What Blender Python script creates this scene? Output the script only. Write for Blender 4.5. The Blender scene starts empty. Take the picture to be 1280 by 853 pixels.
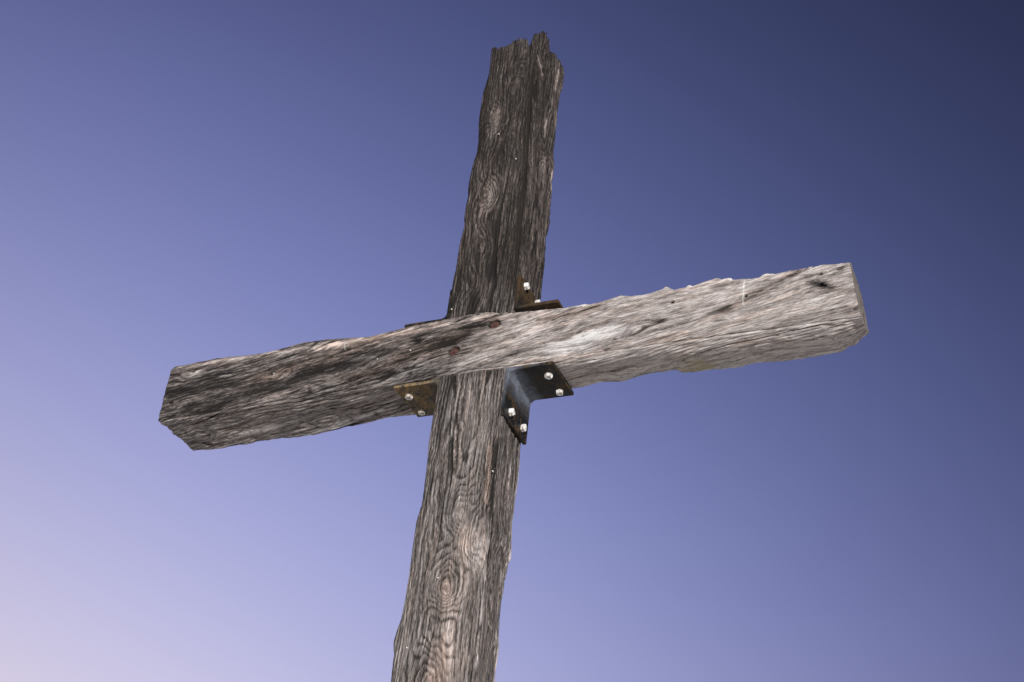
import bpy, math
import numpy as np
from mathutils import Matrix, Vector

# ------------------------------------------------------------------ camera
scene = bpy.context.scene
col = scene.collection
cam_d = bpy.data.cameras.new("camera")
cam = bpy.data.objects.new("camera", cam_d)
col.objects.link(cam)
Rm = ((0.921596437, 0.137176342, 0.363101444),
      (0.375613976, -0.551003398, -0.745190846),
      (0.097847575, 0.823151205, -0.559328119))
M = Matrix(Rm).to_4x4()
M.translation = Vector((1.7276896, -3.2794072, -2.3411917))
cam.matrix_world = M
cam_d.sensor_width = 36.0
cam_d.lens = 36.0 * 1698.4 / 1280.0
cam_d.clip_start = 0.05
cam_d.clip_end = 5000
scene.camera = cam

# ------------------------------------------------------------------ light
SUN_ELEV, SUN_AZ = 3.0, 34.0          # degrees; azimuth from the -y side towards +x
se, sa = math.radians(SUN_ELEV), math.radians(SUN_AZ)
sun_dir = Vector((math.sin(sa) * math.cos(se), -math.cos(sa) * math.cos(se), math.sin(se)))
sd = bpy.data.lights.new("sun", 'SUN')
sd.energy = 4.7
sd.angle = math.radians(2.5)
sd.color = (1.0, 0.965, 0.945)
sun = bpy.data.objects.new("sun", sd)
col.objects.link(sun)
sun.rotation_euler = sun_dir.to_track_quat('Z', 'Y').to_euler()

world = bpy.data.worlds.new("World")
scene.world = world
world.use_nodes = True
nt = world.node_tree
nt.nodes.clear()


class G:
    """small helper to write node graphs"""
    def __init__(self, tree):
        self.t = tree

    def n(self, kind, **kw):
        nd = self.t.nodes.new(kind)
        for k, v in kw.items():
            setattr(nd, k, v)
        return nd

    def put(self, sock, v):
        if v is None:
            return
        if hasattr(v, 'is_linked') or isinstance(v, bpy.types.NodeSocket):
            self.t.links.new(v, sock)
        else:
            sock.default_value = v

    def m(self, op, a, b=None, c=None, clamp=False):
        nd = self.n('ShaderNodeMath', operation=op)
        nd.use_clamp = clamp
        self.put(nd.inputs[0], a)
        if b is not None:
            self.put(nd.inputs[1], b)
        if c is not None:
            self.put(nd.inputs[2], c)
        return nd.outputs[0]

    def attr(self, name):
        return self.n('ShaderNodeAttribute', attribute_name=name)

    def noise(self, vec, scale, detail=3.0, rough=0.55, dist=0.0):
        nd = self.n('ShaderNodeTexNoise')
        self.put(nd.inputs['Vector'], vec)
        nd.inputs['Scale'].default_value = scale
        nd.inputs['Detail'].default_value = detail
        nd.inputs['Roughness'].default_value = rough
        nd.inputs['Distortion'].default_value = dist
        return nd.outputs['Fac']

    def vmul(self, vec, v):
        nd = self.n('ShaderNodeVectorMath', operation='MULTIPLY')
        self.put(nd.inputs[0], vec)
        nd.inputs[1].default_value = v
        return nd.outputs[0]

    def ramp(self, fac, stops, interp='LINEAR'):
        nd = self.n('ShaderNodeValToRGB')
        self.put(nd.inputs[0], fac)
        cr = nd.color_ramp
        cr.interpolation = interp
        while len(cr.elements) < len(stops):
            cr.elements.new(0.5)
        for e, (p, c) in zip(cr.elements, stops):
            e.position = p
            e.color = (*c, 1.0) if len(c) == 3 else c
        return nd.outputs[0]

    def mix(self, fac, a, b, mode='MIX'):
        nd = self.n('ShaderNodeMix', data_type='RGBA', blend_type=mode)
        self.put(nd.inputs[0], fac)
        self.put(nd.inputs[6], a)
        self.put(nd.inputs[7], b)
        return nd.outputs[2]

    def remap(self, v, a, b, c=0.0, d=1.0):
        nd = self.n('ShaderNodeMapRange')
        self.put(nd.inputs[0], v)
        for i, x in enumerate((a, b, c, d)):
            nd.inputs[i + 1].default_value = x
        return nd.outputs[0]


g = G(nt)
tc = g.n('ShaderNodeTexCoord')
nrm = g.n('ShaderNodeVectorMath', operation='NORMALIZE')
g.put(nrm.inputs[0], tc.outputs['Generated'])
sep = g.n('ShaderNodeSeparateXYZ')
g.put(sep.inputs[0], nrm.outputs[0])
X, Y, Z = sep.outputs
XX, ZZ, XZ = g.m('MULTIPLY', X, X), g.m('MULTIPLY', Z, Z), g.m('MULTIPLY', X, Z)
# dusk sky: every channel is an exponential of a smooth function of direction
SKY = [(-4.523609822, -3.415146247, 3.25947418, -1.780458834, 0.053605594, -0.118608638, -0.344373485),
       (-4.64380768, -3.342830247, 3.169499084, -0.672405187, -0.213234507, -0.86339040, -0.370777576),
       (-3.945177339, -2.192545413, 2.850296804, 0.857823074, -0.345032999, -2.003772455, -1.67574484)]
chans = []
for k, cf in enumerate(SKY):
    s = g.m('MULTIPLY_ADD', X, cf[1], cf[0])
    for v, c in zip((Y, Z, XX, ZZ, XZ), cf[2:]):
        s = g.m('MULTIPLY_ADD', v, c, s)
    e = g.m('EXPONENT', g.m('MINIMUM', s, 0.0))
    chans.append(g.m('MAXIMUM', e, (0.018, 0.02, 0.05)[k]))
comb = g.n('ShaderNodeCombineXYZ')
for i in range(3):
    g.put(comb.inputs[i], chans[i])
sky = g.n('ShaderNodeTexSky', sky_type='NISHITA')
sky.sun_disc = False
sky.sun_elevation = se
sky.sun_rotation = math.atan2(sun_dir.x, sun_dir.y)
nish = g.n('ShaderNodeVectorMath', operation='SCALE')
g.put(nish.inputs[0], sky.outputs[0])
nish.inputs['Scale'].default_value = 0.03
tot = g.n('ShaderNodeVectorMath', operation='MULTIPLY_ADD')
g.put(tot.inputs[0], comb.outputs[0])
tot.inputs[1].default_value = (10.0, 10.0, 10.0)
g.put(tot.inputs[2], nish.outputs[0])
bg = g.n('ShaderNodeBackground')
g.put(bg.inputs[0], tot.outputs[0])
bg.inputs[1].default_value = 0.1
wo = g.n('ShaderNodeOutputWorld')
nt.links.new(bg.outputs[0], wo.inputs[0])

vs = scene.view_settings
vs.view_transform = 'Standard'
vs.look = 'None'
vs.exposure = 0.0
vs.gamma = 1.0
vs.use_curve_mapping = False
scene.cycles.max_bounces = 6


# ------------------------------------------------------------------ noise
class Noise:
    def __init__(self, seed):
        r = np.random.RandomState(seed)
        p = r.permutation(256)
        self.p = np.concatenate([p, p]).astype(np.int32)
        v = r.normal(size=(256, 3))
        self.g = (v / np.linalg.norm(v, axis=1, keepdims=True)).astype(np.float32)

    def __call__(self, x, y, z):
        x, y, z = np.broadcast_arrays(x, y, z)
        fx, fy, fz = np.floor(x), np.floor(y), np.floor(z)
        xi, yi, zi = (fx.astype(np.int32) & 255, fy.astype(np.int32) & 255, fz.astype(np.int32) & 255)
        x, y, z = (x - fx).astype(np.float32), (y - fy).astype(np.float32), (z - fz).astype(np.float32)
        u, v, w = [t * t * t * (t * (t * 6 - 15) + 10) for t in (x, y, z)]
        p, gr = self.p, self.g
        out = 0.0
        for i in (0, 1):
            pi = p[(xi + i) & 255]
            wx = u if i else 1 - u
            for j in (0, 1):
                pj = p[pi + ((yi + j) & 255)]
                wy = v if j else 1 - v
                for k in (0, 1):
                    h = p[pj + ((zi + k) & 255)]
                    wz = w if k else 1 - w
                    q = gr[h]
                    out = out + wx * wy * wz * (q[..., 0] * (x - i) + q[..., 1] * (y - j) + q[..., 2] * (z - k))
        return out * 1.6          # roughly -1 .. 1


def sstep(a, b, x):
    t = np.clip((x - a) / (b - a), 0, 1)
    return t * t * (3 - 2 * t)


def interp(table, x):
    t = np.array(table)
    return np.interp(x, t[:, 0], t[:, 1])


def streaks(items, s, c):
    """tone and warmth left by long weathered streaks (s0,c0)-(s1,c1) on a face"""
    tone = np.zeros_like(s)
    warm = np.zeros_like(s)
    for (s0, c0, s1, c1, hw, dt, wm) in items:
        d = np.array((s1 - s0, c1 - c0))
        L = np.hypot(*d) + 1e-6
        d /= L
        t = (s - s0) * d[0] + (c - c0) * d[1]
        over = np.maximum(np.maximum(-t, t - L), 0)
        n = -(s - s0) * d[1] + (c - c0) * d[0]
        w = np.exp(-(n / hw) ** 2 - (over / (hw * 2.2)) ** 2)
        tone += w * dt
        warm += w * wm
    return tone, warm


# ------------------------------------------------------------------ mesh tools
def new_obj(name, me, parent=None, mat=None):
    o = bpy.data.objects.new(name, me)
    col.objects.link(o)
    if parent:
        o.parent = parent
    if mat:
        me.materials.append(mat)
    return o


def make_mesh(name, verts, quads, tris=()):
    me = bpy.data.meshes.new(name)
    nv, nq, ntr = len(verts), len(quads), len(tris)
    me.vertices.add(nv)
    me.vertices.foreach_set('co', np.asarray(verts, np.float32).ravel())
    loops = np.concatenate([np.asarray(quads, np.int32).ravel(), np.asarray(tris, np.int32).ravel()])
    me.loops.add(len(loops))
    me.loops.foreach_set('vertex_index', loops)
    me.polygons.add(nq + ntr)
    st = np.concatenate([np.arange(nq) * 4, nq * 4 + np.arange(ntr) * 3]).astype(np.int32)
    tt = np.concatenate([np.full(nq, 4), np.full(ntr, 3)]).astype(np.int32)
    me.polygons.foreach_set('loop_start', st)
    me.polygons.foreach_set('loop_total', tt)
    me.polygons.foreach_set('use_smooth', np.ones(nq + ntr, bool))
    me.update(calc_edges=True)
    me.validate()
    return me


def add_attr(me, name, data):
    if data.ndim == 1:
        a = me.attributes.new(name, 'FLOAT', 'POINT')
        a.data.foreach_set('value', data.astype(np.float32))
    else:
        a = me.attributes.new(name, 'FLOAT_VECTOR', 'POINT')
        a.data.foreach_set('vector', data.astype(np.float32).ravel())


def section(wa, wb, r, da):
    """rounded rectangle [0,wa]x[0,wb]; da = spacing for sides bottom(b=0), right(a=wa), top(b=wb), left(a=0).
    returns a, b, na, nb arrays going round"""
    P = []
    cs = [((wa - r, r), -90), ((wa - r, wb - r), 0), ((r, wb - r), 90), ((r, r), 180)]
    sides = [((r, 0), (wa - r, 0), (0, -1)), ((wa, r), (wa, wb - r), (1, 0)),
             ((wa - r, wb), (r, wb), (0, 1)), ((0, wb - r), (0, r), (-1, 0))]
    for k in range(4):
        (p0, p1, n) = sides[k]
        L = math.dist(p0, p1)
        N = max(2, int(round(L / da[k])))
        for i in range(N):
            t = i / N
            P.append((p0[0] + (p1[0] - p0[0]) * t, p0[1] + (p1[1] - p0[1]) * t, *n))
        (cx, cy), a0 = cs[k]
        dd = min(da[k], da[(k + 1) % 4])
        Nc = max(3, int(round(r * math.pi / 2 / dd)))
        for i in range(Nc):
            an = math.radians(a0 + 90 * i / Nc)
            P.append((cx + r * math.cos(an), cy + r * math.sin(an), math.cos(an), math.sin(an)))
    return np.array(P).T


def tube(A, B, S, caps=14):
    """A,B,S arrays (Ns, Nt) -> verts, quads, tris with ringed caps; returns index helpers too"""
    Ns, Nt = A.shape
    V = [np.stack([A, B, S], -1).reshape(-1, 3)]
    i = np.arange(Ns - 1)[:, None] * Nt
    j = np.arange(Nt)[None, :]
    jn = (j + 1) % Nt
    Q = [np.stack([i + j, i + jn, i + Nt + jn, i + Nt + j], -1).reshape(-1, 4)]
    return V, Q, Ns, Nt


# ------------------------------------------------------------------ wood material
def wood_material(name, warm_bias, ring_amt, fib, amounts):
    m = bpy.data.materials.new(name)
    m.use_nodes = True
    t = m.node_tree
    t.nodes.clear()
    w = G(t)
    grain = w.attr('grain').outputs['Vector']
    ring = w.attr('ring').outputs['Fac']
    tone = w.attr('tone').outputs['Fac']
    warm = w.attr('warm').outputs['Fac']
    pit = w.attr('pit').outputs['Fac']
    lich = w.attr('lichen').outputs['Fac']
    drop = w.attr('dropping').outputs['Fac']
    f1 = w.noise(w.vmul(grain, fib), 1.0, 5.0, 0.68, 0.25)
    f2 = w.noise(w.vmul(grain, (fib[0] * .33, fib[1] * .33, fib[2] * .45)), 1.0, 4.0, 0.6)
    f3 = w.noise(w.vmul(grain, (26.0, 26.0, 3.0)), 1.0, 3.0, 0.6)
    f4 = w.noise(w.vmul(grain, (420.0, 420.0, 55.0)), 1.0, 3.0, 0.7)
    # late wood lines: a dark eroded groove beside a pale hard ridge
    ph = w.m('MULTIPLY_ADD', f2, 0.5, w.m('MULTIPLY_ADD', f4, 0.25, ring))
    lines = w.ramp(w.m('FRACT', ph), [(0.0, (0.45,) * 3), (0.18, (0.0,) * 3), (0.34, (0.12,) * 3), (0.52, (0.62,) * 3), (0.68, (1.0,) * 3), (0.82, (0.62,) * 3), (1.0, (0.45,) * 3)])
    lines = w.m('SUBTRACT', lines, 0.45)
    thin = w.remap(w.m('ABSOLUTE', w.m('SUBTRACT', f1, 0.5)), 0.0, 0.035, 1.0, 0.0)      # hairline checks
    sel = w.remap(f3, 0.42, 0.60, 0.0, 1.0)
    f5 = w.noise(w.vmul(grain, (115.0, 115.0, fib[2] * .8)), 1.0, 3.0, 0.62, 0.35)
    hair = w.remap(w.m('ABSOLUTE', w.m('SUBTRACT', f5, 0.53)), 0.0, 0.022, 1.0, 0.0)
    d = w.m('MULTIPLY', w.m('SUBTRACT', f1, 0.5), amounts[0])
    d = w.m('MULTIPLY_ADD', w.m('SUBTRACT', f2, 0.5), amounts[1], d)
    d = w.m('MULTIPLY_ADD', w.m('SUBTRACT', f4, 0.5), amounts[2], d)
    d = w.m('MULTIPLY_ADD', w.m('SUBTRACT', w.remap(f5, 0.39, 0.61, 0.0, 1.0), 0.5), amounts[3], d)
    d = w.m('MULTIPLY_ADD', w.m('MULTIPLY', hair, w.remap(f3, 0.60, 0.40, 0.0, 1.0)), amounts[4], d)
    d = w.m('MULTIPLY_ADD', w.m('MULTIPLY', thin, sel), -0.13, d)
    d = w.m('MULTIPLY_ADD', w.m('MULTIPLY', lines, w.m('MULTIPLY', w.remap(f3, 0.38, 0.60, 0.35, 1.0), w.remap(w.noise(grain, 8.0, 3.0, 0.6), 0.38, 0.60, 0.25, 1.1))), 0.34 * ring_amt, d)
    d = w.m('MULTIPLY_ADD', w.m('SUBTRACT', f3, 0.5), 0.50, d)
    d = w.m('MULTIPLY_ADD', pit, -0.42, d)
    v = w.m('MULTIPLY_ADD', d, w.attr('detail').outputs['Fac'], tone)
    c = w.ramp(v, [(0.0, (0.012, 0.011, 0.0105)), (0.22, (0.040, 0.036, 0.034)), (0.42, (0.115, 0.105, 0.100)),
                   (0.62, (0.235, 0.215, 0.205)), (0.82, (0.40, 0.375, 0.36)), (1.0, (0.62, 0.60, 0.58))])
    wn = w.noise(w.vmul(grain, (34.0, 34.0, 5.0)), 1.0, 3.0, 0.65, 0.4)
    wf = w.m('ADD', w.remap(wn, 0.46, 0.72, 0.0, 0.55), warm)
    wf = w.m('MULTIPLY', w.m('ADD', wf, warm_bias), 1.0, clamp=True)
    c = w.mix(wf, c, w.mix(1.0, c, (1.13, 0.94, 0.83, 1.0), 'MULTIPLY'))
    # bluish silver weathering
    cn = w.noise(grain, 9.0, 3.0, 0.6)
    cf = w.m('ADD', w.remap(cn, 0.5, 0.75, 0.0, 0.5), w.m('MULTIPLY', warm, -0.8))
    cf = w.m('MULTIPLY', cf, 1.0, clamp=True)
    c = w.mix(cf, c, w.mix(1.0, c, (0.93, 1.0, 1.05, 1.0), 'MULTIPLY'))
    c = w.mix(w.m('MULTIPLY', lich, w.remap(f1, 0.35, 0.65, 0.2, 1.0)), c, (0.36, 0.31, 0.13, 1))
    c = w.mix(drop, c, (0.78, 0.78, 0.76, 1))
    bs = w.n('ShaderNodeBsdfPrincipled')
    w.put(bs.inputs['Base Color'], c)
    bs.inputs['Roughness'].default_value = 0.8
    bs.inputs['Specular IOR Level'].default_value = 0.22
    bm = w.n('ShaderNodeBump')
    bm.inputs['Strength'].default_value = 0.35
    bm.inputs['Distance'].default_value = 0.003
    w.put(bm.inputs['Height'], w.m('ADD', f1, w.m('MULTIPLY', f4, 0.5)))
    t.links.new(bm.outputs[0], bs.inputs['Normal'])
    o = w.n('ShaderNodeOutputMaterial')
    t.links.new(bs.outputs[0], o.inputs[0])
    return m


# ------------------------------------------------------------------ the ground
def build_ground():
    """unseen ground: pale slope made up to bounce light under the cross, reaches the horizon"""
    n = Noise(3)
    rr = np.concatenate([[0.0], np.geomspace(0.4, 2500, 90)])
    th = np.linspace(0, 2 * np.pi, 97)[:-1]
    Rr, T = np.meshgrid(rr, th, indexing='ij')
    gx, gy = Rr * np.cos(T), Rr * np.sin(T)
    fall = -gy * np.cos(0.35) + gx * np.sin(0.35)
    slope = -0.38 * np.clip(fall, -6, 5) - 0.80 * np.clip(fall - 5, 0, 250) - .05 * np.clip(fall - 255, 0, 2000)  # steep fall shaped to catch the sun and bounce it upwards
    gz = -3.05 + slope + 0.05 * n(gx * .6, gy * .6, 0.0) * np.minimum(1, Rr) + 1.5 * n(gx * .01, gy * .01, 1.0) * sstep(20, 300, Rr)
    gz = np.minimum(gz, -3.05 + slope + 2.0)
    V = np.stack([gx, gy, gz], -1).reshape(-1, 3)
    N, K = len(rr), len(th)
    i = np.arange(N - 1)[:, None] * K
    j = np.arange(K)[None, :]
    Q = np.stack([i + j, i + K + j, i + K + (j + 1) % K, i + (j + 1) % K], -1).reshape(-1, 4)
    me = make_mesh('ground', V, Q)
    m = bpy.data.materials.new('pale_bounce_ground')  # unseen ground, kept pale to throw light onto the undersides
    m.use_nodes = True
    w = G(m.node_tree)
    bs = m.node_tree.nodes['Principled BSDF']
    co = w.n('ShaderNodeTexCoord').outputs['Object']
    a = w.noise(co, 25.0, 6.0, 0.65)
    b = w.noise(co, 0.8, 4.0, 0.6)
    c = w.ramp(w.m('MULTIPLY_ADD', b, 0.6, w.m('MULTIPLY', a, 0.5)),
               [(0.3, (0.50, 0.48, 0.45)), (0.5, (0.72, 0.70, 0.67)), (0.75, (0.80, 0.79, 0.77))])
    w.put(bs.inputs['Base Color'], c)
    bs.inputs['Roughness'].default_value = 0.95
    bm = w.n('ShaderNodeBump')
    bm.inputs['Distance'].default_value = 0.03
    w.put(bm.inputs['Height'], a)
    m.node_tree.links.new(bm.outputs[0], bs.inputs['Normal'])
    o = new_obj('ground', me, None, m)
    o['kind'] = 'structure'
    o['label'] = 'unseen ground below the cross, shaped as a pale slope to bounce light'
    o['category'] = 'ground'
    return o


build_ground()

# ------------------------------------------------------------------ the cross
cross = bpy.data.objects.new('wooden_cross', None)
col.objects.link(cross)
cross.location = (0, 0, -3.35)
cross['label'] = 'tall weathered grey timber cross with steel corner brackets against the dusk sky'
cross['category'] = 'cross'
OFF = Vector((0, 0, 3.35))

# ---- outlines (metres) of the two split and eroded timbers
POST_L = [(-3.6, -.135), (-1.2, -.130), (-1.014, -0.1265), (-0.937, -0.1296), (-0.886, -0.1379), (-0.868, -0.1337), (-0.808, -0.1264), (-0.742, -0.1246), (-0.64, -0.1258), (-0.561, -0.1256), (-0.505, -0.1268), (-0.449, -0.1171), (-0.355, -0.1183), (-0.227, -0.1217), (-0.152, -0.1213), (0.29, -0.1249), (0.378, -0.1263), (0.483, -0.1226), (0.614, -0.1185), (0.743, -0.1207), (0.892, -0.1189), (1.006, -0.1075), (1.121, -0.1152), (1.219, -0.118), (1.316, -0.1181), (1.412, -0.1063), (1.552, -0.1104)]
POST_R = [(-3.6, .120), (-1.2, .115), (-0.953, 0.1107), (-0.892, 0.1127), (-0.855, 0.1162), (-0.79, 0.1089), (-0.731, 0.1076), (-0.644, 0.1101), (-0.619, 0.111), (-0.569, 0.1162), (-0.53, 0.1228), (-0.447, 0.1126), (-0.384, 0.1128), (-0.348, 0.1139), (-0.299, 0.1165), (-0.238, 0.118), (-0.167, 0.1161), (0.428, 0.132), (0.628, 0.128), (0.696, 0.1255), (0.731, 0.1274), (0.844, 0.1304), (0.962, 0.1277), (1.045, 0.1262), (1.101, 0.1195), (1.197, 0.1168), (1.313, 0.1164), (1.412, 0.122), (1.49, 0.1329), (1.534, 0.1294)]
POST_RF = [(-3.6, .15), (-1.021, 0.147), (-0.903, 0.138), (-0.707, 0.136), (-0.487, 0.134), (-0.335, 0.130), (-0.155, 0.127), (0.009, 0.122), (0.253, 0.126), (0.543, 0.119), (0.834, 0.114), (1.257, 0.096), (1.533, 0.082)]
BEAM_T = [(-1.24, .229), (-1.205, 0.2303), (-1.093, 0.2332), (-0.988, 0.2327), (-0.829, 0.2271), (-0.739, 0.2363), (-0.679, 0.2435), (-0.607, 0.2437), (-0.424, 0.2244), (-0.341, 0.2344), (-0.278, 0.2411), (-0.121, 0.2486), (0.002, 0.2542), (0.128, 0.2307), (0.228, 0.2234), (0.297, 0.2165), (0.345, 0.2164), (0.419, 0.2167), (0.470, 0.226), (0.487, 0.2339), (0.515, 0.2256), (0.571, 0.2218), (0.644, 0.2348), (0.665, 0.2214), (0.731, 0.2245), (0.806, 0.2432), (0.828, 0.2325), (0.915, 0.2204), (1.055, 0.2256), (1.156, 0.2281), (1.26, 0.2221)]
BEAM_B = [(-1.24, -.028), (-1.18, -0.0283), (-1.027, -0.0318), (-0.895, -0.0252), (-0.81, -0.0206), (-0.673, -0.0229), (-0.597, -0.0216), (-0.482, -0.0083), (-0.399, 0.0044), (-0.297, 0.0083), (0.282, 0.0267), (0.376, 0.0367), (0.462, 0.0269), (0.517, 0.0439), (0.631, 0.043), (0.658, 0.0254), (0.697, 0.0263), (0.77, 0.0263), (0.887, 0.0331), (0.971, 0.0232), (1.096, 0.0254), (1.147, 0.029), (1.167, 0.0445), (1.189, 0.0504), (1.215, .075), (1.26, .10)]
BEAM_FB = [(-1.24, -.008), (-1.213, -0.0074), (-0.261, 0.012), (-0.096, 0.022), (0.121, 0.0146), (0.4, 0.012), (1.26, 0.004)]

BEAM_STREAKS = [
    (-1.219, 0.109, -0.932, 0.113, 0.0162, -0.25, 0), (-1.072, 0.011, -0.336, 0.146, 0.0297, -0.25, 0),
    (-0.802, 0.12, -0.376, 0.201, 0.0324, -0.12, 0.6), (-0.412, 0.061, -0.099, 0.155, 0.027, -0.2, 0.7),
    (-0.112, 0.148, 0.026, 0.198, 0.0216, -0.22, 0.3), (-1.18, 0.216, -0.533, 0.211, 0.0122, 0.35, 0.2),
    (-0.533, 0.211, 0.008, 0.227, 0.0162, 0.25, 0.3), (0.0, 0.06, 0.189, 0.138, 0.0324, 0.2, 0),
    (0.305, 0.066, 0.464, 0.092, 0.027, 0.25, -0.4), (0.241, 0.177, 0.417, 0.199, 0.0108, -0.25, 0.6),
    (0.303, 0.088, 0.461, 0.138, 0.0081, -0.22, 0.5), (0.382, -0.06, 0.573, -0.002, 0.0108, -0.25, 0),
    (0.575, -0.046, 0.824, 0.016, 0.0162, -0.14, 0.2), (0.809, 0.205, 0.872, 0.211, 0.0081, -0.35, 0.2),
    (0.793, 0.107, 0.84, 0.12, 0.0081, -0.35, 0), (0.835, 0.108, 1.056, 0.212, 0.0135, -0.25, 0.3),
    (1.03, 0.053, 1.205, 0.051, 0.0135, -0.15, 0), (1.115, 0.158, 1.148, 0.14, 0.0135, -0.5, 0.2),
    (1.063, -0.053, 1.157, -0.018, 0.0216, 0.15, 0), (-0.778, 0.018, -0.507, 0.075, 0.0135, 0.18, 0.2),
    (-0.488, -0.023, -0.258, 0.037, 0.0135, 0.2, -0.2), (-1.151, 0.174, -1.101, 0.18, 0.0135, 0.3, 0),
    (-0.769, 0.115, -0.706, 0.122, 0.0162, 0.2, 0)]
BEAM_UNDER = [
    (-1.068, 0.136, -0.826, 0.123, 0.0189, 0.30, 0), (-0.715, 0.19, -0.423, 0.145, 0.0162, 0.22, -0.2),
    (-1.144, 0.148, -0.963, 0.131, 0.0135, -0.1, 0), (0.342, 0.121, 0.506, 0.113, 0.0081, -0.2, 0)]
# (z0, x0, z1, x1, half width, tone, warmth)
POST_STREAKS = [
    (1.324, 0.085, 0.369, 0.118, 0.0162, -0.2, 0.8), (1.186, -0.042, 1.114, -0.046, 0.0243, 0.22, 0),
    (0.807, -0.03, 0.727, -0.039, 0.027, 0.25, 0), (-0.57, 0.1, -0.669, 0.115, 0.022, 0.24, 0),
    (-0.80, 0.050, -0.90, 0.050, 0.026, 0.17, .2), (-.60, .06, -.68, .075, .026, .10, .35), (-.95, .06, -1.02, .055, .03, .08, .1), (-0.71, 0.012, -0.76, 0.014, 0.027, 0.05, 0.9),
    (-0.275, 0.097, -0.456, 0.105, 0.0081, 0.2, 1.0), (-0.277, 0.115, -0.499, 0.123, 0.0108, -0.3, 0.2),
    (-0.979, 0.022, -1.037, 0.018, 0.0486, 0.05, 1.0), (-0.269, 0.05, -0.488, 0.024, 0.0378, 0.1, 0),
    (-0.063, 0.05, -0.267, 0.036, 0.027, 0.08, 0), (0.019, -0.085, -0.475, -0.099, 0.0135, -0.15, 0),
    (1.392, -0.105, 0.998, -0.09, 0.0162, -0.12, 0.3), (0.429, -0.096, 0.298, -0.11, 0.0216, -0.12, 0.3),
    (-0.566, 0.053, -0.591, 0.046, 0.027, 0.12, 0.6), (0.315, -0.031, 0.281, -0.027, 0.0162, -0.3, 0)]
# (z0, y0, z1, y1, half width, tone, warmth)
POST_SIDE = [
    (1.452, 0.021, 1.396, 0.051, 0.0081, 0.4, 0), (1.204, 0.113, 1.131, 0.113, 0.0095, 0.35, 0),
    (1.007, 0.117, 0.909, 0.115, 0.0108, 0.3, 0), (0.519, 0.03, 0.427, 0.04, 0.0108, 0.28, 0),
    (1.494, 0.151, 1.408, 0.152, 0.0081, 0.35, 0), (-0.284, 0.117, -0.432, 0.129, 0.0108, 0.2, 0),
    (-0.639, 0.146, -0.841, 0.15, 0.0135, 0.15, 0), (-.24, .188, -.36, .188, .012, .45, 0), (-.42, .19, -.56, .19, .009, .45, 0),
    (-.86, .188, -.96, .188, .012, .4, 0), (.93, .185, .99, .185, .01, .35, 0), (1.22, .18, 1.30, .18, .01, .35, 0)]
# knots on the front of the post: x, z, ring bump (m), half width, half height
POST_KNOTS = [(-0.044, 1.154, .030, .034, .060), (-0.035, 0.771, .032, .036, .065), (0.028, 1.387, .018, .022, .04),
              (0.021, -0.495, .038, .040, .070), (0.010, -0.738, .056, .052, .085), (0.085, -0.60, .030, .036, .080),
              (0.000, -1.03, .050, .060, .085), (-0.03, 0.55, .020, .03, .07),
              (-0.02, -0.25, .016, .03, .16),
              (-0.04, 0.38, .015, .03, .06), (0.03, 1.02, .014, .02, .06)]
SIDE_KNOTS = [(.06, 1.42, .02, .02, .04), (.11, .96, .02, .025, .06), (.04, .47, .02, .022, .05),
              (.12, -.36, .02, .025, .06), (.08, -.75, .02, .03, .07)]


def finish_timber(name, rings, extra, mat, order, cap_dirs, cap_data, parent):
    pass


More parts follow.
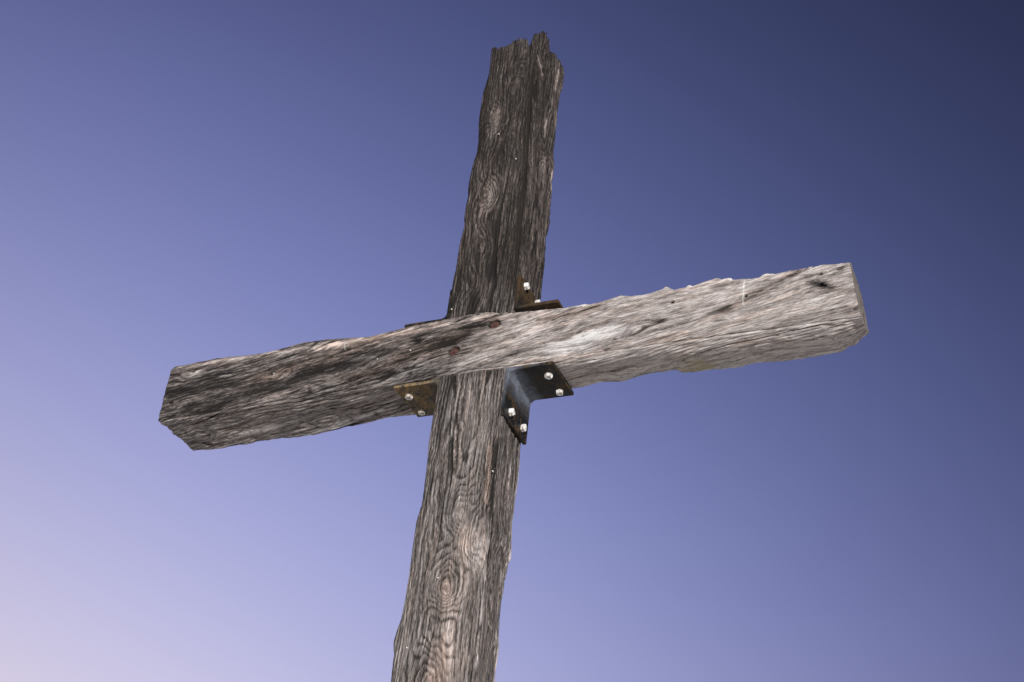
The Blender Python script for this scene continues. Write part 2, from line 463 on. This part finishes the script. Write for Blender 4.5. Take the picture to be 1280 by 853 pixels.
def build_post():
    D = 0.193
    wa = 0.25
    pa, pb, na, nb = section(wa, D, 0.010, (0.0021, 0.0026, 0.009, 0.007))
    s = np.concatenate([np.arange(-3.55, -1.12, 0.02), np.arange(-1.12, 1.562, 0.0028)])
    Ns, Nt = len(s), len(pa)
    S = np.repeat(s[:, None], Nt, 1)
    U = np.repeat((pa / wa)[None], Ns, 0)
    Bv = np.repeat(pb[None], Ns, 0)
    NA = np.repeat(na[None], Ns, 0)
    NB = np.repeat(nb[None], Ns, 0)
    vb = Bv / D
    left = interp(POST_L, S)
    right = interp(POST_RF, S) * (1 - vb) + interp(POST_R, S) * vb
    A = left + (right - left) * U
    # broken, splintered top
    n1, n2, n3, n4, n5 = Noise(11), Noise(12), Noise(13), Noise(14), Noise(15)
    ftop = interp([(-.13, 1.548), (-.11, 1.551), (-.086, 1.549), (-.08, 1.534), (-.06, 1.532), (-.041, 1.541), (.0, 1.560), (.03, 1.558),
                   (.047, 1.535), (.052, 1.505), (.060, 1.520), (.068, 1.575), (.073, 1.595), (.083, 1.600), (.13, 1.59)], A)
    rtop = interp([(0, 1.575), (.02, 1.592), (.05, 1.618), (.068, 1.608), (.08, 1.580), (.1, 1.558), (.12, 1.566), (.15, 1.555),
                   (.17, 1.54), (.2, 1.525)], Bv)
    wr = sstep(.055, .075, A)
    top = ftop * (1 - wr) + rtop * wr
    back = sstep(.03, .12, Bv) * (1 - wr)
    top = top - back * (.03 + .02 * n1(A * 30, Bv * 30, 2.2))
    top = top + .018 * n2(A * 85, Bv * 85, .3) + .013 * n3(A * 200, Bv * 200, .7)
    E = top - 1.5615
    bl = sstep(1.36, 1.5615, S)
    S = S + E * bl
    # growth rings: distance from a wandering pith
    pith_a = 0.005 + .03 * n1(0.3, 0.1, S * 1.1)
    pith_b = 0.115 + .012 * n2(.4, .2, S * 1.7)
    la = A - pith_a
    lb = Bv - pith_b
    rad = np.hypot(la, lb)
    rad = rad + .008 * n3(A * 9, Bv * 9, S * 3.0) + .0045 * n4(A * 24, Bv * 24, S * 9)
    front = (Bv < .02) & (NB < .3)
    side = NA > .6
    fm = sstep(.06, .0, Bv)
    sm = sstep(.05, .11, A)
    wA = A + .007 * n1(A * 14, Bv * 14, S * 6) + .0028 * n2(A * 45, Bv * 45, S * 24)
    wS = S + .016 * n3(A * 12, Bv * 12, S * 7) + .007 * n4(A * 40, Bv * 40, S * 22)
    da = np.zeros_like(A)
    knot = np.zeros_like(A)
    kring = np.zeros_like(A)
    for (kx, kz, amp, sx, sz) in POST_KNOTS:
        dx, dz = wA - kx, wS - kz
        sz = sz * np.where(dz > 0, 1.35, .8)
        sk = .22 * dz
        w = np.exp(-(((dx + sk * .3) / sx) ** 2 + (dz / sz) ** 2)) * fm
        kring += amp * w
        da += 0.8 * dx * w
        knot += np.exp(-(dx / (sx * .42)) ** 2 - (dz / (sz * .36)) ** 2) * fm
    db_ = np.zeros_like(A)
    for (ky, kz, amp, sx, sz) in SIDE_KNOTS:
        dy, dz = Bv - ky, S - kz
        w = np.exp(-((dy / sx) ** 2 + (dz / sz) ** 2)) * sm
        kring += amp * w
        db_ += 0.8 * dy * w
        knot += .6 * np.exp(-(dy / (sx * .4)) ** 2 - (dz / (sz * .4)) ** 2) * sm
    F = rad + kring + .0012 * n5(A * 60, Bv * 60, S * 34) + .0006 * n2(A * 120, Bv * 120, S * 60)
    ring = F / .0064
    # fibre coordinates bend round knots and wander a little
    ga = A - da + .006 * n4(A * 5, Bv * 5, S * 2.4) + .003 * n5(A * 20, Bv * 20, S * 6)
    gb = Bv - db_ + .004 * n5(A * 5, Bv * 5, S * 2.4 + 9)
    grain = np.stack([ga, gb, S + .4 * kring], -1)
    # eroded surface: grooves where soft wood went, ridges of late wood
    fr = np.abs((ring + .35 * n2(ga * 40, gb * 40, S * 4)) % 1.0 - .5) * 2
    groove = sstep(.55, .95, fr)
    gmod = np.clip(.50 + .9 * n3(A * 14, Bv * 14, S * 4.5), .0, 1.3)
    fibre = n4(ga * 130, gb * 130, S * 7)
    fibre2 = n5(ga * 300, gb * 300, S * 16)
    crack = sstep(.55, .95, 1 - np.abs(n1(ga * 34, gb * 34, S * 1.5)) * 4.5) * sstep(.0, .35, n2(ga * 12 + 4, gb * 12, S * 1.6))
    lump = n2(A * 11, Bv * 11, S * 4) * .0045 + n3(A * 30, Bv * 30, S * 11) * .0016
    # long rotten channel beside the front right edge
    edge = right - A
    ch = np.exp(-((edge - .010) / .0085) ** 2) * fm * (sstep(.33, .5, S) * sstep(1.5, 1.2, S) + .8 * sstep(-.56, -.48, S) * sstep(-.18, -.26, S))
    ch2 = np.exp(-((Bv - .018) / .010) ** 2) * sm * sstep(.33, .5, S) * sstep(1.5, 1.3, S)
    disp = lump - .0034 * groove * gmod + .0011 * fibre + .0009 * fibre2 - .007 * crack - .012 * ch - .012 * ch2 + .0008 * knot
    # housing where the crossbeam passes
    notch = sstep(.045, .06, S) * sstep(.215, .20, S)
    disp = disp - .022 * notch
    disp = disp * np.where(S < -1.2, .6, 1)
    chips = sstep(.12, .5, n4(A * 12, Bv * 12, S * 9)) * np.clip(.6 + .8 * n3(A * 30, Bv * 90, S * 45), 0, 1) * sstep(.165, .190, Bv) * sstep(.2, .8, NA)
    disp = disp + .0045 * chips
    Ad, Bd = A + NA * disp, Bv + NB * disp
    st1, wm1 = streaks(POST_STREAKS, S, A)
    st2, wm2 = streaks(POST_SIDE, S, Bv)
    fw = fm * (1 - sstep(.3, .9, NA))
    st = st1 * fw + st2 * sm * sstep(.2, .7, NA)
    wm = wm1 * fw + wm2 * sm
    tone = .43 - .25 * sstep(-.3, .5, S) + .05 * sstep(-.3, -1.0, S) + st + .05 * n1(A * 7, Bv * 7, S * 2.0)  # darker upwards: weathering, partly light falloff painted into the tone
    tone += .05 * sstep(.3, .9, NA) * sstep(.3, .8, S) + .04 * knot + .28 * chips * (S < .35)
    pit = np.clip(.62 * groove * gmod + 1.0 * crack + .5 * ch2 + .45 * ch - .25 * fibre, 0, 1.5)
    data = dict(grain=grain, ring=ring, tone=tone, warm=np.clip(.6 * wm + .2 * knot + .22 * sstep(.1, .6, S), -1, 1), pit=pit, detail=1 - .15 * sstep(.1, .7, S),
                lichen=np.zeros_like(A), dropping=np.zeros_like(A))
    return assemble('upright_post', Ad, Bd, S, data, lambda a, b, s_: np.stack([a, b, s_], -1), 1.0)


def assemble(name, A, B, S, data, to_xyz, capsign, cap_amp=(1, 1), end_tone=.36):
    Ns, Nt = A.shape
    V = [np.stack([A, B, S], -1).reshape(-1, 3)]
    dat = {k: [v.reshape(Ns * Nt, -1)] for k, v in data.items()}
    i = np.arange(Ns - 1)[:, None] * Nt
    j = np.arange(Nt)[None, :]
    jn = (j + 1) % Nt
    Q = [np.stack([i + j, i + jn, i + Nt + jn, i + Nt + j], -1).reshape(-1, 4)]
    T = []
    base = Ns * Nt
    nz = Noise(77)
    for row, sgn in ((0, -1), (Ns - 1, 1)):
        a0, b0, s0 = A[row], B[row], S[row]
        ca, cb = a0.mean(), b0.mean()
        smean = np.median(s0)
        K = 18
        amp = cap_amp[0 if sgn < 0 else 1]
        for k in range(0, K + 1):
            f = 1 - k / (K + .6)
            a, b = ca + (a0 - ca) * f, cb + (b0 - cb) * f
            deep = 1 - f
            s_ = smean + (s0 - smean) * (f ** 1.0) + amp * min(1, k) * (-sgn * .010 * sstep(0, .3, deep) + .006 * nz(a * 130, b * 130, .5 + row) + .008 * nz(a * 35, b * 35, .5))
            V.append(np.stack([a, b, s_], -1))
            cur = base + np.arange(Nt)
            nx = (np.arange(Nt) + 1) % Nt
            if k:
                q = np.stack([prev, prev[nx], cur[nx], cur], -1)
                Q.append(q[:, ::-1] if sgn < 0 else q)
            for key, v in data.items():
                d = v[row].reshape(Nt, -1).copy()
                if key == 'grain':
                    d[:, 0], d[:, 1] = a, b
                    d[:, 2] = d[:, 2] + deep * 3
                if key == 'ring':
                    d = (np.hypot(a - ca, b - cb) / .006)[:, None]
                if key == 'tone':
                    d = d * 0 + end_tone + .06 * nz(a * 14, b * 14, 1.3)[:, None]
                if key == 'detail':
                    d = d * 0 + .8
                if key == 'pit':
                    d = (.45 + .45 * nz(a * 70, b * 70, 3.3))[:, None]
                dat[key].append(d)
            base += Nt
            prev = cur
        V.append(np.array([[ca, cb, smean - sgn * .008]]))
        for key in data:
            dat[key].append(dat[key][-1][:1])
        nx = (np.arange(Nt) + 1) % Nt
        tr = np.stack([prev, prev[nx], np.full(Nt, base)], -1)
        T.append(tr[:, ::-1] if sgn < 0 else tr)
        base += 1
    V = np.concatenate(V)
    P = to_xyz(V[:, 0], V[:, 1], V[:, 2])
    Q = np.concatenate(Q)
    T = np.concatenate(T)
    if capsign < 0:
        Q, T = Q[:, ::-1], T[:, ::-1]
    me = make_mesh(name, P + np.array(OFF), Q, T)
    for k, chunks in dat.items():
        d = np.concatenate(chunks)
        add_attr(me, k, d[:, 0] if d.shape[1] == 1 else d)
    return me


BF = -0.010                                     # front plane of the crossbeam
BD = 0.196                                      # its depth
HOLES = [(0.669, 0.172, .0055), (1.13, 0.191, .004), (1.128, .150, .008), (1.14, .146, .005), (0.902, 0.15, .005), (0.967, -0.0, .004), (0.731, .02, .004)]
RUST_HOLES = [(0.061, 0.195), (-0.075, 0.11)]
DROPS = [(0.897, 0.212, 0.892, 0.120, .0019, .85), (-0.501, 0.209, -0.493, 0.183, .0016, .7), (-.769, .13, -.766, .125, .003, .5)]


def build_beam():
    H = 0.23
    # section axes: a = y (depth, 0..BD), b = z (0..H)
    pa, pb, na, nb = section(BD, H, 0.012, (0.0026, 0.009, 0.0055, 0.0021))
    s = np.arange(-1.235, 1.2351, 0.0028)
    Ns, Nt = len(s), len(pa)
    S = np.repeat(s[:, None], Nt, 1)
    Yd = np.repeat(pa[None], Ns, 0)
    Vh = np.repeat((pb / H)[None], Ns, 0)
    NY = np.repeat(na[None], Ns, 0)
    NZ = np.repeat(nb[None], Ns, 0)
    vd = Yd / BD
    n1, n2, n3, n4, n5 = [Noise(k) for k in (31, 32, 33, 34, 35)]
    zt = interp(BEAM_T, S) + .022 * sstep(.0, .22, vd)
    zb = interp(BEAM_FB, S) * (1 - vd) + interp(BEAM_B, S) * vd
    Z = zb + (zt - zb) * Vh
    rr = .010 + .075 * sstep(.12, .5, S) * (1 + .25 * n1(S * 5, .3, .2))
    uu, vv = Yd - rr, (Z - zb) - rr
    ins = (uu < 0) & (vv < 0)
    mm = np.maximum(np.abs(uu), np.abs(vv))
    fct = np.where(ins, mm / (np.hypot(uu, vv) + 1e-9), 1.0)
    ln = np.hypot(uu, vv) + 1e-9
    blend = sstep(.012, .03, rr)
    NY = np.where(ins, NY + (uu / ln - NY) * blend, NY)
    NZ = np.where(ins, NZ + (vv / ln - NZ) * blend, NZ)
    Yd = np.where(ins, rr + uu * fct, Yd)
    Z = np.where(ins, zb + rr + vv * fct, Z)
    vd = Yd / BD
    # ends: the left one is cut askew and splintered below, the right one square
    wl = sstep(-1.10, -1.235, S)
    wr = sstep(1.13, 1.235, S)
    El = interp([(-.03, -1.212), (.04, -1.2153), (.12, -1.2182), (.208, -1.2195), (.224, -1.211), (.24, -1.203)], Z) + .036 * vd + 1.235
    El = El + .008 * n2(Z * 48, Yd * 48, .3) * (.15 + .85 * sstep(.03, .0, Z)) + .005 * n3(Z * 150, Yd * 150, .1) * (.2 + .8 * sstep(.03, .0, Z))
    Er = interp([(-.05, 1.243), (.0, 1.2395), (.065, 1.2345), (.11, 1.2272), (.222, 1.2164), (.25, 1.213)], Z) + .003 * vd - 1.235
    Er = Er + .0012 * n2(Z * 60, Yd * 60, 5.3)
    S = S + El * wl + Er * wr
    # spiral grain: fibres climb towards the right across the front
    slant = .20
    zc = Z - slant * S
    roll = Z - Yd - slant * S                       # coordinate that runs on from the front to the underside
    roll = roll + .012 * n2(S * 2.2, roll * 5, 7.5)
    bow = .02 * n1(S * 1.5, Z * 4, .5)
    ga = .35 * (Yd + Z) + .004 * n4(Yd * 6, zc * 6, S * 3)
    gb = roll + bow + .004 * n5(Yd * 9, zc * 9, S * 4)
    kn = np.zeros_like(S)
    kring = np.zeros_like(S)
    fm = sstep(.05, 0, Yd)
    um = sstep(.06, .0, Z - zb)
    for (kx, kz, amp, sx, sz, onf) in [(-.735, .118, .016, .05, .03, 1), (-1.12, .05, .016, .04, .03, 1), (-1.13, .176, .012, .03, .018, 1),
                                       (-.62, .045, .014, .06, .025, 1), (.55, .09, .014, .05, .025, 1), (.40, .10, .012, .06, .03, 1),
                                       (.30, .14, .010, .05, .025, 1), (1.0, .02, .010, .05, .03, 1), (.78, .06, .01, .05, .03, 1),
                                       (-1.10, .11, .035, .06, .035, 0), (-.95, .13, .03, .07, .03, 0), (-.6, .13, .02, .07, .03, 0), (.52, .13, .02, .05, .03, 0)]:
        c = Z if onf else Yd
        msk = fm if onf else um
        dx, dc = S - kx, c - kz
        w = np.exp(-((dx / sx) ** 2 + ((dc - (slant * dx if onf else 0)) / sz) ** 2)) * msk
        kring += amp * w
        if onf:
            gb = gb - .7 * dc * w
        else:
            gb = gb + .7 * dc * w
        kn += np.exp(-(dx / (sx * .35)) ** 2 - (dc / (sz * .4)) ** 2) * msk
    rad = np.hypot(Yd - .14 - .02 * n1(.1, .2, S * 1.2), zc * .9 - .11 + .16 * S)
    ring = (rad + kring + .005 * n3(Yd * 10, zc * 10, S * 2.5)) / .0085
    grain = np.stack([ga, gb, S], -1)
    fr = np.abs((ring + .6 * n2(ga * 40, gb * 40, S * 5)) % 1.0 - .5) * 2
    groove = sstep(.5, 1, fr)
    right = sstep(-.1, .35, S)  # paler right half: bleached wood plus flash falloff put into the tone
    under = sstep(-.3, -.8, NZ)
    gmod = np.clip(.55 + .7 * n3(Yd * 12, Z * 12, S * 4), 0.05, 1.2) * (1 - .35 * right)
    fibre = n4(ga * 110, gb * 110, S * 9)
    fibre2 = n5(ga * 260, gb * 260, S * 22)
    crack = sstep(.5, .95, 1 - np.abs(n1(ga * 28, gb * 28, S * 2.2)) * 4.5) * sstep(.05, .4, n2(ga * 11 + 4, gb * 11, S * 2.2))
    pits = sstep(.35, .75, n5(ga * 75, gb * 75, S * 30)) * sstep(-.1, .4, n1(Yd * 6, Z * 6, S * 3 + 5))
    lump = n2(Yd * 10, Z * 10, S * 4.5) * .0045 + n3(Yd * 28, Z * 28, S * 14) * .0020
    ragged = sstep(.25, .6, n4(Yd * 16, Z * 16, S * 30)) * .006 * sstep(.2, .6, S) * (sstep(.45, .9, NZ) + .6 * sstep(.12, .18, Yd) * sstep(-.8, -.95, NZ))
    hole = np.zeros_like(S)
    for (hx, hz, hr) in HOLES:
        hole = np.maximum(hole, sstep(1.15, .75, np.hypot(S - hx, Z - hz) / hr) * fm)
    rust = np.zeros_like(S)
    for (hx, hz) in RUST_HOLES:
        rust = np.maximum(rust, sstep(1.1, .85, np.hypot((S - hx) / .021, (Z - hz - .05 * (S - hx)) / .016)) * fm)
    disp = lump + ragged - .0020 * groove * gmod + .0018 * fibre + .0014 * fibre2 - .006 * crack - .003 * pits - .012 * hole - .017 * rust + .002 * kn
    Yo, Zo = Yd + NY * disp, Z + NZ * disp
    st, wm = streaks(BEAM_STREAKS, S, Z)
    s2, w2 = streaks(BEAM_UNDER, S, Yd)
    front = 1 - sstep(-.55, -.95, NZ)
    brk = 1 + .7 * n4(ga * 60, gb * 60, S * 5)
    tone = (.40 + .30 * right - .06 * sstep(-.7, -1.1, S) + .05 * sstep(-.35, 0, S)) * front + (.61 + .24 * right) * (1 - front)  # underside: paler wood, tone also lifted to replace light missing from below
    tone = tone + .22 * np.clip(ragged / .006, 0, 1) * sstep(.05, .0, Yd)
    tone = tone + (st * front + s2 * (1 - front)) * np.clip(brk, .2, 2) + .07 * n1(ga * 12, gb * 12, S * 1.6) + .06 * kn
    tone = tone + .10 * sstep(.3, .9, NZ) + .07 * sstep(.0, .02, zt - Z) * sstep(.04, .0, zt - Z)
    pit = np.clip(.55 * groove * gmod + 1.0 * crack + .8 * pits + 1.8 * hole + .9 * rust - .25 * fibre, 0, 2)
    lich = np.exp(-((S - .71 + .03 * n3(Z * 30, Yd * 30, S * 30)) / .05) ** 2 - ((Yd - .155) / .05) ** 2) * sstep(.08, .03, Z)
    lich = np.clip(lich * (.8 + .8 * n4(Yd * 60, Z * 60, S * 60)), 0, .7)
    dr = np.zeros_like(S)
    for (x0, z0, x1, z1, hw, k) in DROPS:
        t = np.clip(((S - x0) * (x1 - x0) + (Z - z0) * (z1 - z0)) / ((x1 - x0) ** 2 + (z1 - z0) ** 2), 0, 1)
        dist = np.hypot(S - x0 - t * (x1 - x0) + .002 * n3(Z * 60, .2, .3), Z - z0 - t * (z1 - z0))
        dr = np.maximum(dr, k * sstep(1.4, .6, dist / hw) * fm * (.75 + .25 * sstep(-.3, .2, n4(Z * 80, S * 80, 1.1))) * (1 - .6 * t))
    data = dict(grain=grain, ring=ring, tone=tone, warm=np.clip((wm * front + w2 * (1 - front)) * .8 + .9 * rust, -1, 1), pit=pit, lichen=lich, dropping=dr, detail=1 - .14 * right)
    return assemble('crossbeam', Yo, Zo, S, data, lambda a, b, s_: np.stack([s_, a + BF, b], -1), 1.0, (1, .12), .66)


post_mat = wood_material('weathered_post_timber', 0.14, 1.0, (230.0, 230.0, 10.0), (1.0, 0.55, 1.1, 0.11, 0.17))
beam_mat = wood_material('bleached_beam_timber', 0.15, 0.36, (190.0, 190.0, 15.0), (1.30, 0.75, 1.15, 0.15, 0.14))
post = new_obj('upright_post', build_post(), cross, post_mat)
beam = new_obj('crossbeam', build_beam(), cross, beam_mat)
post['label'] = 'dark weathered upright timber with a splintered top'
beam['label'] = 'paler crossbeam, bleached towards the right end'


# ------------------------------------------------------------------ steel brackets
def steel_material(name, rust, blue, tan=0.0):
    m = bpy.data.materials.new(name)
    m.use_nodes = True
    w = G(m.node_tree)
    bs = m.node_tree.nodes['Principled BSDF']
    co = w.n('ShaderNodeTexCoord').outputs['Object']
    a = w.noise(co, 22.0, 5.0, 0.62, 0.5)
    b = w.noise(co, 75.0, 4.0, 0.6, 0.3)
    f = w.noise(co, 260.0, 3.0, 0.6)
    geo = w.attr('bend').outputs['Fac']
    kb = 1 + 3.0 * tan
    base = w.ramp(b, [(0.3, (0.007 * kb, 0.007 * kb, 0.007 * kb)), (0.6, (0.018 * kb, 0.019 * kb, 0.018 * kb)), (0.8, (0.045 * kb, 0.05 * kb, 0.045 * kb))])
    scale = w.ramp(b, [(0.3, (0.12, 0.135, 0.17)), (0.7, (0.25, 0.275, 0.33))])  # blue-grey highlight painted along the bend
    c = w.mix(w.m('MULTIPLY', geo, w.remap(a, 0.3, 0.65, 1.0, 0.45)), base, scale) if blue else base
    k = 1 + 2.4 * tan
    rc = w.ramp(w.m('MULTIPLY_ADD', f, 0.45, w.m('MULTIPLY', w.noise(co, 48.0, 4.0, 0.65), 0.58)), [(0.25, (0.022 * k, 0.014 * k, 0.009 * k)), (0.5, (0.062 * k, 0.037 * k + .02 * tan, 0.019 * k + .012 * tan)), (0.68, (0.12 * k, 0.085 * k, 0.04 * k)), (0.85, (0.19 * k, 0.16 * k, 0.09 * k))])
    mask = w.remap(w.m('MULTIPLY_ADD', b, 0.5, w.m('MULTIPLY', a, 0.7)), 0.66 - rust * .3, 0.78 - rust * .25, 0.0, 1.0)
    mask = w.m('MULTIPLY', mask, w.m('SUBTRACT', 1.0, w.m('MULTIPLY', geo, .8)), clamp=True)
    c = w.mix(mask, c, rc)
    w.put(bs.inputs['Base Color'], c)
    w.put(bs.inputs['Roughness'], w.remap(mask, 0, 1, 0.42, 0.9))
    bs.inputs['Specular IOR Level'].default_value = 0.18
    bm = w.n('ShaderNodeBump')
    bm.inputs['Strength'].default_value = 0.5
    bm.inputs['Distance'].default_value = 0.0025
    w.put(bm.inputs['Height'], w.m('ADD', b, w.m('MULTIPLY', f, 0.4)))
    m.node_tree.links.new(bm.outputs[0], bs.inputs['Normal'])
    return m


def bracket_mesh(lx, lz, depth, th=0.012, fil=0.020):
    """angle iron: leg along +x (0..lx) and leg along -z (0..-lz); inside corner filleted; extruded along y"""
    pts = [(0, 0)]
    e = 0.0012
    pts += [(lx - e, 0), (lx, -e), (lx, -th + e), (lx - e, -th)]
    for k in range(0, 4):                      # flat part of the horizontal leg
        pts.append((lx - e - (lx - e - th - fil) * (k + 1) / 4, -th))
    for k in range(1, 10):
        an = math.radians(90 + 90 * k / 9)
        pts.append((th + fil + fil * math.cos(an), -th - fil + fil * math.sin(an)))
    for k in range(1, 5):
        pts.append((th, -th - fil - (lz - e - th - fil) * k / 4))
    pts += [(th - e, -lz), (e, -lz), (0, -lz + e)]
    pts = np.array(pts)
    N = len(pts)
    ys = np.array([0, .0012] + list(np.linspace(.0012, depth - .0012, 9)[1:-1]) + [depth - .0012, depth])
    inset = np.array([.0012] + [0] * (len(ys) - 2) + [.0012])
    # inset end profiles a hair so that the flame-cut edges catch light
    nx = np.roll(pts, -1, 0) - np.roll(pts, 1, 0)
    nrm_ = np.stack([nx[:, 1], -nx[:, 0]], -1)
    nrm_ /= np.linalg.norm(nrm_, axis=1, keepdims=True) + 1e-9
    V, F = [], []
    for y, q in zip(ys, inset):
        p = pts + nrm_ * q
        V += [(a, y, b) for a, b in p]
    R = len(ys)
    for r in range(R - 1):
        for k in range(N):
            k2 = (k + 1) % N
            F.append((r * N + k, r * N + k2, (r + 1) * N + k2, (r + 1) * N + k))
    F.append(tuple(range(N))[::-1])
    F.append(tuple((R - 1) * N + k for k in range(N)))
    me = bpy.data.meshes.new('bracket')
    me.from_pydata(V, [], F)
    import bmesh
    bm = bmesh.new()
    bm.from_mesh(me)
    bmesh.ops.recalc_face_normals(bm, faces=bm.faces)
    bm.to_mesh(me)
    bm.free()
    V = np.array(V)
    dcorner = np.hypot(np.maximum(V[:, 0], 0), np.minimum(V[:, 2], 0) * .8)
    add_attr(me, 'bend', sstep(.075, .028, dcorner + .0 * V[:, 1]))
    return me


def bolt_mesh():
    """hex head with chamfered crown on a thin washer, axis along -z, face of the plate at z=0"""
    V, F = [], []

    def ring(r, z, n, rot=0.0):
        b = len(V)
        for k in range(n):
            a = rot + 2 * math.pi * k / n
            rk = r * (1 + .10 * math.sin(2.3 * k + 40 * z))
            V.append((rk * math.cos(a), rk * math.sin(a), z + .0012 * math.sin(1.7 * k)))
        return list(range(b, b + n))

    def bridge(p, q):
        n = len(p)
        for k in range(n):
            F.append((p[k], p[(k + 1) % n], q[(k + 1) % n], q[k]))
    h0 = ring(.0130, .001, 6, .2)
    h1 = ring(.0130, -.0120, 6, .2)
    h2 = ring(.0108, -.0142, 6, .2)
    bridge(h0, h1)
    bridge(h1, h2)
    F.append(tuple(h2))
    me = bpy.data.meshes.new('bolt')
    me.from_pydata(V, [], F)
    import bmesh
    bm = bmesh.new()
    bm.from_mesh(me)
    bmesh.ops.recalc_face_normals(bm, faces=bm.faces)
    bm.to_mesh(me)
    bm.free()
    return me


def zinc_material(name, rust):
    m = bpy.data.materials.new(name)
    m.use_nodes = True
    w = G(m.node_tree)
    bs = m.node_tree.nodes['Principled BSDF']
    co = w.n('ShaderNodeTexCoord').outputs['Object']
    a = w.noise(co, 75.0, 4.0, 0.7)
    c = w.ramp(a, [(0.34, (0.16, 0.11, 0.07)), (0.45 + .14 * rust, (0.60, 0.57, 0.52)), (0.58 + .1 * rust, (0.84, 0.84, 0.84))])
    w.put(bs.inputs['Base Color'], c)
    bs.inputs['Roughness'].default_value = 0.6
    return m


zinc = zinc_material('zinc_plated', 0.0)
zinc_old = zinc_material('zinc_plated_tarnished', 0.8)
bolt_me = bolt_mesh()
bolt_me.materials.append(zinc)
bolt_old = bolt_me.copy()
bolt_old.materials.clear()
bolt_old.materials.append(zinc_old)


def bracket(loc, lx, lz, sx, sz, mat, label, depth=.190, bme=(bolt_me, bolt_me), toe=.034):
    me = bracket_mesh(lx, lz, depth)
    # mirror the mesh itself so that the object keeps unit scale
    n = len(me.vertices)
    co = np.zeros(n * 3, np.float32)
    me.vertices.foreach_get('co', co)
    co = co.reshape(-1, 3)
    co[:, 0] *= sx
    co[:, 2] *= sz
    me.vertices.foreach_set('co', co.ravel())
    if sx * sz < 0:
        me.flip_normals()
    me.update()
    o = new_obj('bracket', me, cross, mat)
    o.location = Vector(loc) + OFF
    o['label'] = label
    th = .012
    k = 0
    for y in (.052, .152):
        b = new_obj('bolt', bme[0], o)                  # on the horizontal leg
        b.location = (sx * (lx - .034), y, -sz * th)
        b.rotation_euler = (0 if sz > 0 else math.pi, 0, .2 + .5 * k)
        k += 1
    for y in (.042, .143):
        b = new_obj('bolt', bme[1], o)                  # on the vertical leg
        b.location = (sx * th, y, -sz * (lz - toe))
        b.rotation_mode = 'QUATERNION'
        b.rotation_quaternion = (Matrix.Rotation(-sx * math.pi / 2, 4, 'Y') @ Matrix.Rotation(.9 * k, 4, 'Z')).to_quaternion()
        k += 1
    return o


steel_dark = steel_material('dark_mill_steel', 0.20, True)
steel_rust = steel_material('rusted_steel', 0.75, False)
steel_tan = steel_material('tan_rusted_steel', 0.52, False, 1.0)
steel_old = steel_material('blackened_rusty_steel', 0.30, False)
bracket((.122, -.004, .016), .162, .178, 1, 1, steel_dark, 'dark steel bracket with a painted blue-grey sheen on the bend under the right arm')
bracket((-.110, .006, .016), .176, .178, -1, 1, steel_tan, 'tan rusted bracket under the left arm', bme=(bolt_old, bolt_old))
bracket((.124, -.004, .247), .156, .139, 1, -1, steel_rust, 'brown rusted bracket standing on the right arm', toe=.019)
bracket((-.1150, .002, .247), .1675, .130, -1, -1, steel_old, 'rusted bracket standing on the left arm')


# ------------------------------------------------------------------ rusty bolts in the beam, nails in the timbers
rust_m = bpy.data.materials.new('red_rusted_iron')
rust_m.use_nodes = True
_w = G(rust_m.node_tree)
_bs = rust_m.node_tree.nodes['Principled BSDF']
_w.put(_bs.inputs['Base Color'], _w.ramp(_w.noise(_w.n('ShaderNodeTexCoord').outputs['Object'], 160.0, 4.0, 0.65), [(0.3, (0.030, 0.013, 0.011)), (0.55, (0.085, 0.036, 0.029)), (0.75, (0.17, 0.085, 0.065))]))
_bs.inputs['Roughness'].default_value = 0.9


def lathe(name, prof, n=20):
    V, F = [], []
    for r, z in prof:
        for k in range(n):
            a = 2 * math.pi * k / n
            V.append((r * math.cos(a), z, r * math.sin(a)))
    for i in range(len(prof) - 1):
        for k in range(n):
            F.append((i * n + k, i * n + (k + 1) % n, (i + 1) * n + (k + 1) % n, (i + 1) * n + k))
    F.append(tuple((len(prof) - 1) * n + k for k in range(n)))
    me = bpy.data.meshes.new(name)
    me.from_pydata(V, [], F)
    import bmesh
    bm = bmesh.new()
    bm.from_mesh(me)
    bmesh.ops.recalc_face_normals(bm, faces=bm.faces)
    bm.to_mesh(me)
    bm.free()
    return me


sunk = lathe('sunk_bolt', [(.0165, .004), (.0165, -.002), (.014, -.004), (.006, -.0036), (.004, -.0065)])
sunk.materials.append(rust_m)
for (x, z) in RUST_HOLES:
    b = new_obj('sunk_bolt', sunk, beam)
    b.location = Vector((x, BF + .014, z)) + OFF
    b['label'] = 'red rusted bolt end in a round recess'
nail = lathe('nail', [(.0020, .006), (.0026, -.001), (.0022, -.0022), (.001, -.0026)], 10)
nail.materials.append(zinc_old)
for (x, z) in [(-0.108, 0.289), (-0.022, 1.067), (0.06, 0.925), (0.118, -0.36), (-0.018, -0.702), (-0.087, -0.914)]:
    b = new_obj('nail', nail, post)
    b.location = Vector((x, -.001, z)) + OFF
for (x, z) in [(-0.356, 0.12), (-0.235, 0.136)]:
    b = new_obj('nail', nail, beam)
    b.location = Vector((x, BF - .001, z)) + OFF
